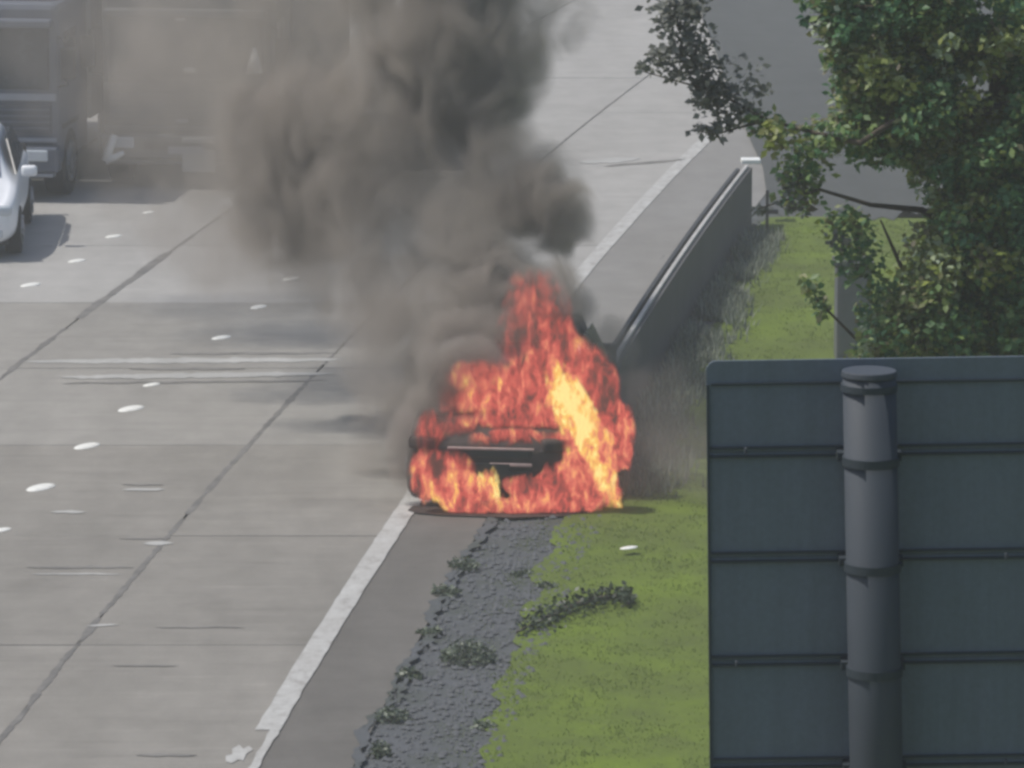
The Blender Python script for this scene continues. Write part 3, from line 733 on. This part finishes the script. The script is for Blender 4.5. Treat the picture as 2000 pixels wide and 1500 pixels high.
def tree():
    TY = 31.0
    base = Vector((at(1930, 700, TY).x, TY+.5, 0))
    rt = empty('broadleaf_tree', base)
    setp(rt, 'leafy tree with mixed dark and yellow-green leaves behind the road sign', 'tree')
    def loc(x, y, Y): return at(x, y, Y) - base
    # trunk and limbs
    bm = bmesh.new(); tube(bm, [(0, 0, -.1), (.03, 0, 1.5), (-.05, .05, 3), (.02, .1, 4.6), (.1, 0, 6.2), (.15, 0, 8.5)], [.20, .16, .14, .12, .09, .03], 10)
    bm_obj('trunk', bm, M['bark'], rt, True)
    limbs = [[(2050, 190, 31.3), (1960, 208, 30.8), (1880, 224, 30.5), (1790, 224, 30.4), (1740, 240, 30.3), (1680, 280, 30.3), (1600, 262, 30.4), (1500, 235, 30.5), (1400, 180, 30.5), (1250, 138, 30.5)],
             [(1980, 520, 31.3), (1900, 470, 31), (1800, 410, 30.8), (1700, 400, 30.6), (1600, 370, 30.5), (1480, 408, 30.4)],
             [(1950, 640, 31.3), (1850, 600, 31), (1760, 520, 30.7), (1720, 430, 30.5)],
             [(2000, 60, 31.3), (1900, 40, 31), (1750, 20, 30.8), (1640, 10, 30.6), (1590, 40, 30.6)],
             [(1500, 235, 30.5), (1440, 250, 30.5), (1400, 262, 30.4), (1355, 255, 30.4)],
             [(1400, 180, 30.5), (1350, 100, 30.6), (1310, 30, 30.7), (1290, -30, 30.7)],
             [(1700, 690, 31), (1650, 640, 30.8), (1600, 590, 30.8), (1575, 550, 30.8)]]
    rad = [[.045, .034, .028, .024, .02, .018, .014, .011, .008, .003], [.04, .03, .02, .014, .01, .003], [.035, .025, .015, .006], [.04, .03, .02, .012, .004], [.009, .007, .005, .002], [.007, .006, .004, .002], [.012, .009, .007, .003]]
    for L_, r_ in zip(limbs, rad):
        bm = bmesh.new(); tube(bm, [loc(*p) for p in L_], r_, 7); bm_obj('branch', bm, M['bark'], rt, True)
    # crown clumps: px, py, rx, ry, depth centre, depth radius, leaves, tint low/high
    main = []
    def add(n, x, y, rx, ry, Y=31., ry_=.5, t=(.1, .6)):
        a = np.random.normal(0, 1, (n, 3)); a /= np.linalg.norm(a, axis=1)[:, None]; a *= (np.random.rand(n)**.42)[:, None]
        q = np.stack([x+a[:, 0]*rx, y-a[:, 2]*ry, Y+a[:, 1]*ry_], 1)
        lo, hi = t
        main.append((q, np.clip(np.random.normal((lo+hi)/2, (hi-lo)/2.4, n), 0, 1)))
    # broad mass made of many clumps, each with its own colour
    clumps = []
    rg = random.Random(11)
    def left(y):   # left border of the dense mass
        ks = [(-60, 1590), (60, 1620), (140, 1620), (230, 1650), (300, 1760), (420, 1830), (500, 1800), (580, 1760), (640, 1700), (700, 1680), (760, 1690)]
        for (a, xa), (b, xb) in zip(ks, ks[1:]):
            if a <= y <= b: return xa+(xb-xa)*(y-a)/(b-a)
        return 1700
    for i in range(330):
        y = rg.uniform(-90, 730); x = rg.uniform(left(max(-59, min(759, y)))+30, 2120)
        r = rg.uniform(32, 62)
        kind = rg.random()
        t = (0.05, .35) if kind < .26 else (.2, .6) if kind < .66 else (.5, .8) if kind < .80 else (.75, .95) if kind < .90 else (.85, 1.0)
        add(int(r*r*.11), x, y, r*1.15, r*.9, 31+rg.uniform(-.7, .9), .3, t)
    for i in range(110):    # sprays at the outer left border, sunlit look put into paler tints
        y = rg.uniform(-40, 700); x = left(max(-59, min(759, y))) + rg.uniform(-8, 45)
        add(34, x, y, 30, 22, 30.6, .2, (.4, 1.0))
    # named clumps seen in the picture
    add(110, 1745, 160, 55, 38, 30.3, .15, (.82, .92)); add(80, 1700, 120, 35, 35, 30.3, .15, (.8, .95)); add(80, 1900, 200, 50, 40, 30.3, .15, (.8, .92))
    add(90, 1510, 268, 24, 34, 30.2, .12, (.78, .9)); add(60, 1790, 470, 40, 40, 30.4, .2, (.7, .95))
    add(420, 1680, 255, 110, 45, 30.5, .25, (.35, .75)); add(300, 1600, 270, 90, 40, 30.5, .25, (.3, .8)); add(200, 1570, 330, 60, 40, 30.5, .2, (.3, .7))
    add(120, 1490, 240, 45, 28, 30.5, .2, (.3, .8)); add(260, 1720, 300, 80, 30, 30.5, .2, (.2, .6))
    add(150, 1560, 380, 50, 45, 30.6, .25, (.4, .78)); add(160, 1650, 430, 55, 35, 30.7, .25, (.3, .7)); add(300, 1680, 500, 60, 60, 30.7, .3, (.2, .6))
    add(420, 1725, 600, 60, 60, 30.8, .3, (.1, .6)); add(60, 1585, 560, 22, 24, 30.8, .1, (.3, .8)); add(60, 1605, 600, 20, 30, 30.8, .1, (.3, .8)); add(40, 1580, 10, 26, 16, 30.6, .1, (.1, .6)); add(24, 1578, 36, 10, 12, 30.6, .05, (0, .1))
    add(36, 1790, 680, 70, 30, 30.4, .2, (.0, .2)); add(400, 1850, 660, 170, 40, 30.6, .3, (.2, .98)); add(200, 1720, 685, 50, 22, 30.7, .2, (.3, .98))
    Q = np.concatenate([m[0] for m in main]); T = np.concatenate([m[1] for m in main])
    W = np.array([tuple(loc(*q)) for q in Q])
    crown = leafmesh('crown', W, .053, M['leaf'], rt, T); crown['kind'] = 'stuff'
    # grey leaves at the outer left spray
    main.clear()
    for x, y, rx, ry, n in ((1345, 60, 55, 60, 170), (1375, 140, 55, 55, 170), (1320, 110, 55, 30, 90), (1400, 200, 50, 40, 120), (1350, 0, 60, 40, 120), (1290, 20, 40, 24, 60), (1450, 150, 60, 60, 90), (1260, 130, 22, 10, 36), (1290, 110, 28, 22, 60), (1320, 145, 30, 16, 60), (1300, 45, 28, 22, 60), (1330, 80, 30, 30, 90), (1310, 10, 26, 22, 60), (1350, 30, 26, 40, 80),
                            (1360, 120, 28, 40, 110), (1380, 170, 30, 22, 90), (1370, 200, 26, 10, 40), (1410, 180, 30, 24, 80), (1380, 252, 36, 11, 66), (1420, 235, 34, 18, 80), (1460, 215, 30, 18, 60), (1480, 180, 30, 14, 30),
                            (1400, 265, 22, 8, 20), (1340, 5, 34, 24, 60), (1560, 345, 40, 30, 60), (1550, 390, 40, 34, 70), (1485, 408, 14, 5, 24), (1660, 520, 34, 12, 30), (1640, 470, 30, 20, 50)):
        add(n, x, y, rx, ry, 30.5, .15, (0, .8))
    Q = np.concatenate([m[0] for m in main]); T = np.concatenate([m[1] for m in main])
    W = np.array([tuple(loc(*q)) for q in Q])
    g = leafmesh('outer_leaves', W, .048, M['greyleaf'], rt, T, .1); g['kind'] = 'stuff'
    g['label'] = 'grey-green leaves at the tips of the long branches'
tree()

# ------------------------------------------------------------ smoke and fire
def puff_nodes(nt, edge_scale, edge_amp, stretch=(1, 1, .75), detail=3, dist=.6):
    tc = N(nt, 'ShaderNodeTexCoord').outputs['Object']
    ln = N(nt, 'ShaderNodeVectorMath', operation='LENGTH'); nt.links.new(tc, ln.inputs[0]); r = ln.outputs['Value']
    pos = N(nt, 'ShaderNodeNewGeometry').outputs['Position']
    n = noise(nt, scaled(nt, pos, stretch), edge_scale, detail, .55, dist)
    inv = math_(nt, 'SUBTRACT', 1.0, r)
    v = math_(nt, 'ADD', inv, math_(nt, 'MULTIPLY', math_(nt, 'SUBTRACT', n.outputs[0], .52), edge_amp))
    lim = math_(nt, 'MULTIPLY', inv, 5.0, clamp=True)
    return tc, pos, v, lim, n
def smoke_mat(name, col, sharp):
    m = bpy.data.materials.new(name); m.use_nodes = True; nt = m.node_tree
    nt.nodes.remove(nt.nodes['Principled BSDF'])
    tc, pos, v, lim, n = puff_nodes(nt, 1.7, 2.0, (1, .8, .8), 4, 1.0)
    a = N(nt, 'ShaderNodeAttribute'); a.attribute_type = 'OBJECT'; a.attribute_name = 'dens'
    d = math_(nt, 'MULTIPLY', math_(nt, 'MULTIPLY', math_(nt, 'MULTIPLY', v, sharp, clamp=True), lim), a.outputs['Fac'])
    pv = nt.nodes.new('ShaderNodeVolumePrincipled'); pv.inputs['Color'].default_value = (*col, 1)
    pv.inputs['Anisotropy'].default_value = .1
    nt.links.new(d, pv.inputs['Density']); nt.links.new(pv.outputs[0], nt.nodes['Material Output'].inputs['Volume'])
    return m
SM = smoke_mat('brown_grey_smoke', (.51, .465, .42), 2.3)
_ico = None
def ico_mesh():
    global _ico
    bm = bmesh.new(); bmesh.ops.create_icosphere(bm, subdivisions=3, radius=1.0)
    me = bpy.data.meshes.new('puff'); bm.to_mesh(me); bm.free(); return me
def puff(name, mat, parent, x, y, rx, ry, Y, depth, rot=0, base=(0, 0, 0), **props):
    me = ico_mesh(); me.materials.append(mat)
    o = bpy.data.objects.new(name, me); COL.objects.link(o); o.parent = parent
    p = at(x, y, Y) - Vector(base); k = (Y/CP)/F
    o.location = p; o.scale = (rx*k, depth, ry*k); o.rotation_euler = (0, R(rot), 0)
    for kk, vv in props.items(): o[kk] = float(vv)
    return o
sb = Vector((at(1000, 900, 52).x, 52, 0))
smk = empty('smoke_plume', sb); setp(smk, 'dark grey-brown smoke plume rising from the burning car and drifting left', 'smoke', kind='stuff')
PUFFS = [  # x, y, rx, ry, Y, depth, rot, density
    (1065, 410, 125, 100, 52.6, .5, 35, 7.0), (985, 340, 140, 120, 52.8, .5, 20, 2.2), (950, 480, 190, 150, 52.6, .6, 0, 1.7),
    (1000, 600, 165, 130, 52.0, .5, 0, 6.5), (950, 540, 120, 110, 52.3, .4, 0, 3.0), (890, 620, 160, 190, 52.4, .5, 0, 2.0), (1120, 600, 60, 55, 52.5, .3, 0, 3.0),
    (890, 110, 210, 190, 53.5, .9, 0, 6.5), (1040, 30, 150, 120, 53.8, .6, 0, 1.6), (860, -90, 280, 210, 54, 1.1, 0, 3.5), (940, 220, 120, 130, 53.2, .6, 0, 2.4),
    (840, 330, 240, 260, 53.4, .8, 0, 1.6), (760, 200, 260, 220, 53.8, .9, 0, 1.1), (585, 310, 210, 230, 54.5, .9, 0, 3.6), (570, 420, 170, 120, 54.4, .7, 0, 1.3),
    (640, 120, 290, 240, 55, 1.0, 0, 1.0), (720, 450, 300, 210, 53.8, .8, 0, 1.15), (560, 510, 280, 140, 54.2, .7, 0, .7), (720, 570, 150, 210, 53, .5, -15, 1.5),
    (790, 700, 150, 190, 52.2, .5, 0, 1.4), (870, 740, 100, 180, 52, .4, 10, 2.6), (760, 860, 100, 170, 51.5, .4, 0, 1.2), (800, 830, 70, 130, 51.6, .4, 0, 1.6),
    (430, 170, 260, 300, 57, 1.3, 0, .42), (340, 250, 230, 280, 60, 1.4, 0, .30), (200, 90, 300, 280, 62, 1.5, 0, .2), (480, 20, 280, 220, 58, 1.2, 0, .3), (300, 60, 240, 160, 60, 1.2, 0, .28),
    (420, 440, 200, 150, 56, .8, 0, .55), (1180, 680, 80, 80, 52.5, .4, 0, 1.8), (1300, 840, 150, 170, 51.0, .5, 0, .5), (1330, 960, 260, 170, 50.2, .6, 0, .4), (930, -330, 300, 240, 55, 1.2, 0, 2.2), (640, -250, 380, 260, 57, 1.4, 0, 1.8),
    (1085, 340, 90, 70, 53, .35, 20, .9), (940, 680, 170, 100, 51.5, .4, 0, 7), (870, 810, 100, 90, 50.5, .35, 0, 6.0), (900, 715, 100, 80, 50.4, .3, 0, 7.0), (800, 880, 55, 110, 49.9, .25, 0, 4.0), (1060, 545, 90, 60, 52.2, .35, 0, 4.0), (650, 940, 170, 110, 50.0, .4, 0, .22),
]
for x, y, rx, ry, Y, dp, rot, dn in PUFFS: puff('smoke_puff', SM, smk, x, y, rx, ry, Y, dp, rot, sb, dens=dn)

def fire_mat():
    m = bpy.data.materials.new('fire'); m.use_nodes = True; nt = m.node_tree
    nt.nodes.remove(nt.nodes['Principled BSDF'])
    tc, pos, v, lim, n = puff_nodes(nt, 5.0, 1.7, (1, .6, .5), 5, 1.5)
    a = N(nt, 'ShaderNodeAttribute'); a.attribute_type = 'OBJECT'; a.attribute_name = 'dens'
    ht = N(nt, 'ShaderNodeAttribute'); ht.attribute_type = 'OBJECT'; ht.attribute_name = 'heat'
    d = math_(nt, 'MULTIPLY', math_(nt, 'MULTIPLY', math_(nt, 'MULTIPLY', v, 3.2, clamp=True), lim), a.outputs['Fac'])
    n2 = noise(nt, scaled(nt, pos, (1, .12, .5)), 10, 4, .7, .35)
    n3 = noise(nt, scaled(nt, pos, (1, .12, .7)), 2.6, 2, .5, .4)
    f = math_(nt, 'ADD', math_(nt, 'MULTIPLY', math_(nt, 'SUBTRACT', n2.outputs[0], .515), 2.5), math_(nt, 'ADD', ht.outputs['Fac'], math_(nt, 'MULTIPLY', math_(nt, 'SUBTRACT', n3.outputs[0], .5), 1.1)))
    c = ramp(nt, f, [(0.0, (.13, .055, .045)), (.2, (.40, .075, .06)), (.4, (.66, .11, .085)), (.58, (.80, .21, .14)), (.74, (.95, .38, .16)), (.86, (1.0, .55, .10)), (1, (1.1, .82, .30))])
    em = nt.nodes.new('ShaderNodeEmission'); nt.links.new(c.outputs[0], em.inputs[0]); nt.links.new(d, em.inputs[1])
    ab = nt.nodes.new('ShaderNodeVolumeAbsorption'); ab.inputs[0].default_value = (0, 0, 0, 1); nt.links.new(d, ab.inputs[1])
    ad = nt.nodes.new('ShaderNodeAddShader'); nt.links.new(em.outputs[0], ad.inputs[0]); nt.links.new(ab.outputs[0], ad.inputs[1])
    nt.links.new(ad.outputs[0], nt.nodes['Material Output'].inputs['Volume'])
    m.cycles.volume_step_rate = .2
    return m
FM = fire_mat()
fr = empty('fire', sb); setp(fr, 'red, orange and yellow flames leaping from the burning car', 'fire')
FL = [  # x, y, rx, ry, Y, depth, rot, density, heat
    (1000, 820, 160, 120, 50.35, .2, 0, 14, .42), (1010, 868, 120, 36, 49.72, .16, 0, 24, .44), (1020, 835, 130, 60, 49.95, .16, 0, 18, .42), (1070, 780, 130, 120, 50.5, .2, 0, 13, .38), (1165, 850, 80, 125, 50.3, .2, 0, 26, .40),
    (1142, 850, 46, 175, 49.7, .12, -24, 50, .80), (1105, 775, 34, 80, 49.75, .1, -14, 40, .78), (1152, 915, 50, 90, 49.55, .12, 20, 50, .74),
    (1092, 700, 58, 120, 50.6, .2, -10, 8, .26), (1045, 645, 80, 130, 50.9, .25, 10, 2.6, .22), (1030, 590, 55, 75, 51.2, .2, 0, 2.0, .3), (1150, 750, 66, 110, 50.8, .2, -25, 10, .3),
    (950, 770, 100, 80, 50.5, .2, 0, 8, .42), (880, 850, 80, 60, 49.9, .2, 0, 4, .22), (840, 850, 34, 60, 49.8, .2, 0, 6, .34), (822, 930, 26, 60, 49.5, .12, 0, 12, .26), (925, 735, 60, 40, 50.0, .2, 0, 3, .5), (1150, 860, 30, 150, 49.5, .1, -26, 30, .84), (865, 930, 74, 60, 49.55, .14, 0, 12, .30), (895, 960, 84, 46, 49.5, .12, 0, 40, .56),
    (952, 955, 28, 54, 49.5, .08, 0, 50, .80), (1090, 965, 120, 52, 49.5, .12, 0, 34, .44), (1000, 988, 180, 20, 49.45, .12, 0, 16, .40), (1205, 850, 36, 90, 50.3, .15, -5, 30, .40), (1000, 892, 170, 20, 49.8, .12, 0, 40, .60),
    (1115, 940, 66, 60, 49.5, .12, 0, 30, .56), (1030, 948, 60, 26, 49.5, .08, 0, 16, .5), (1140, 895, 70, 90, 49.6, .12, 0, 36, .66),
]
for x, y, rx, ry, Y, dp, rot, dn, ht in FL: puff('flame', FM, fr, x, y, rx, ry, Y, dp, rot, sb, dens=dn, heat=ht)

# ------------------------------------------------------------ thin haze in the air
def haze():
    m = bpy.data.materials.new('haze'); m.use_nodes = True; nt = m.node_tree
    nt.nodes.remove(nt.nodes['Principled BSDF'])
    pv = nt.nodes.new('ShaderNodeVolumePrincipled'); pv.inputs['Color'].default_value = (.97, .98, 1, 1)
    pv.inputs['Density'].default_value = .0017
    nt.links.new(pv.outputs[0], nt.nodes['Material Output'].inputs['Volume'])
    bm = bmesh.new(); bx(bm, (0, 1000, 5.4), (1900, 2700, 13.2))
    o = bm_obj('haze', bm, m); o['kind'] = 'stuff'; o['label'] = 'thin pale haze filling the air over the motorway'
haze()
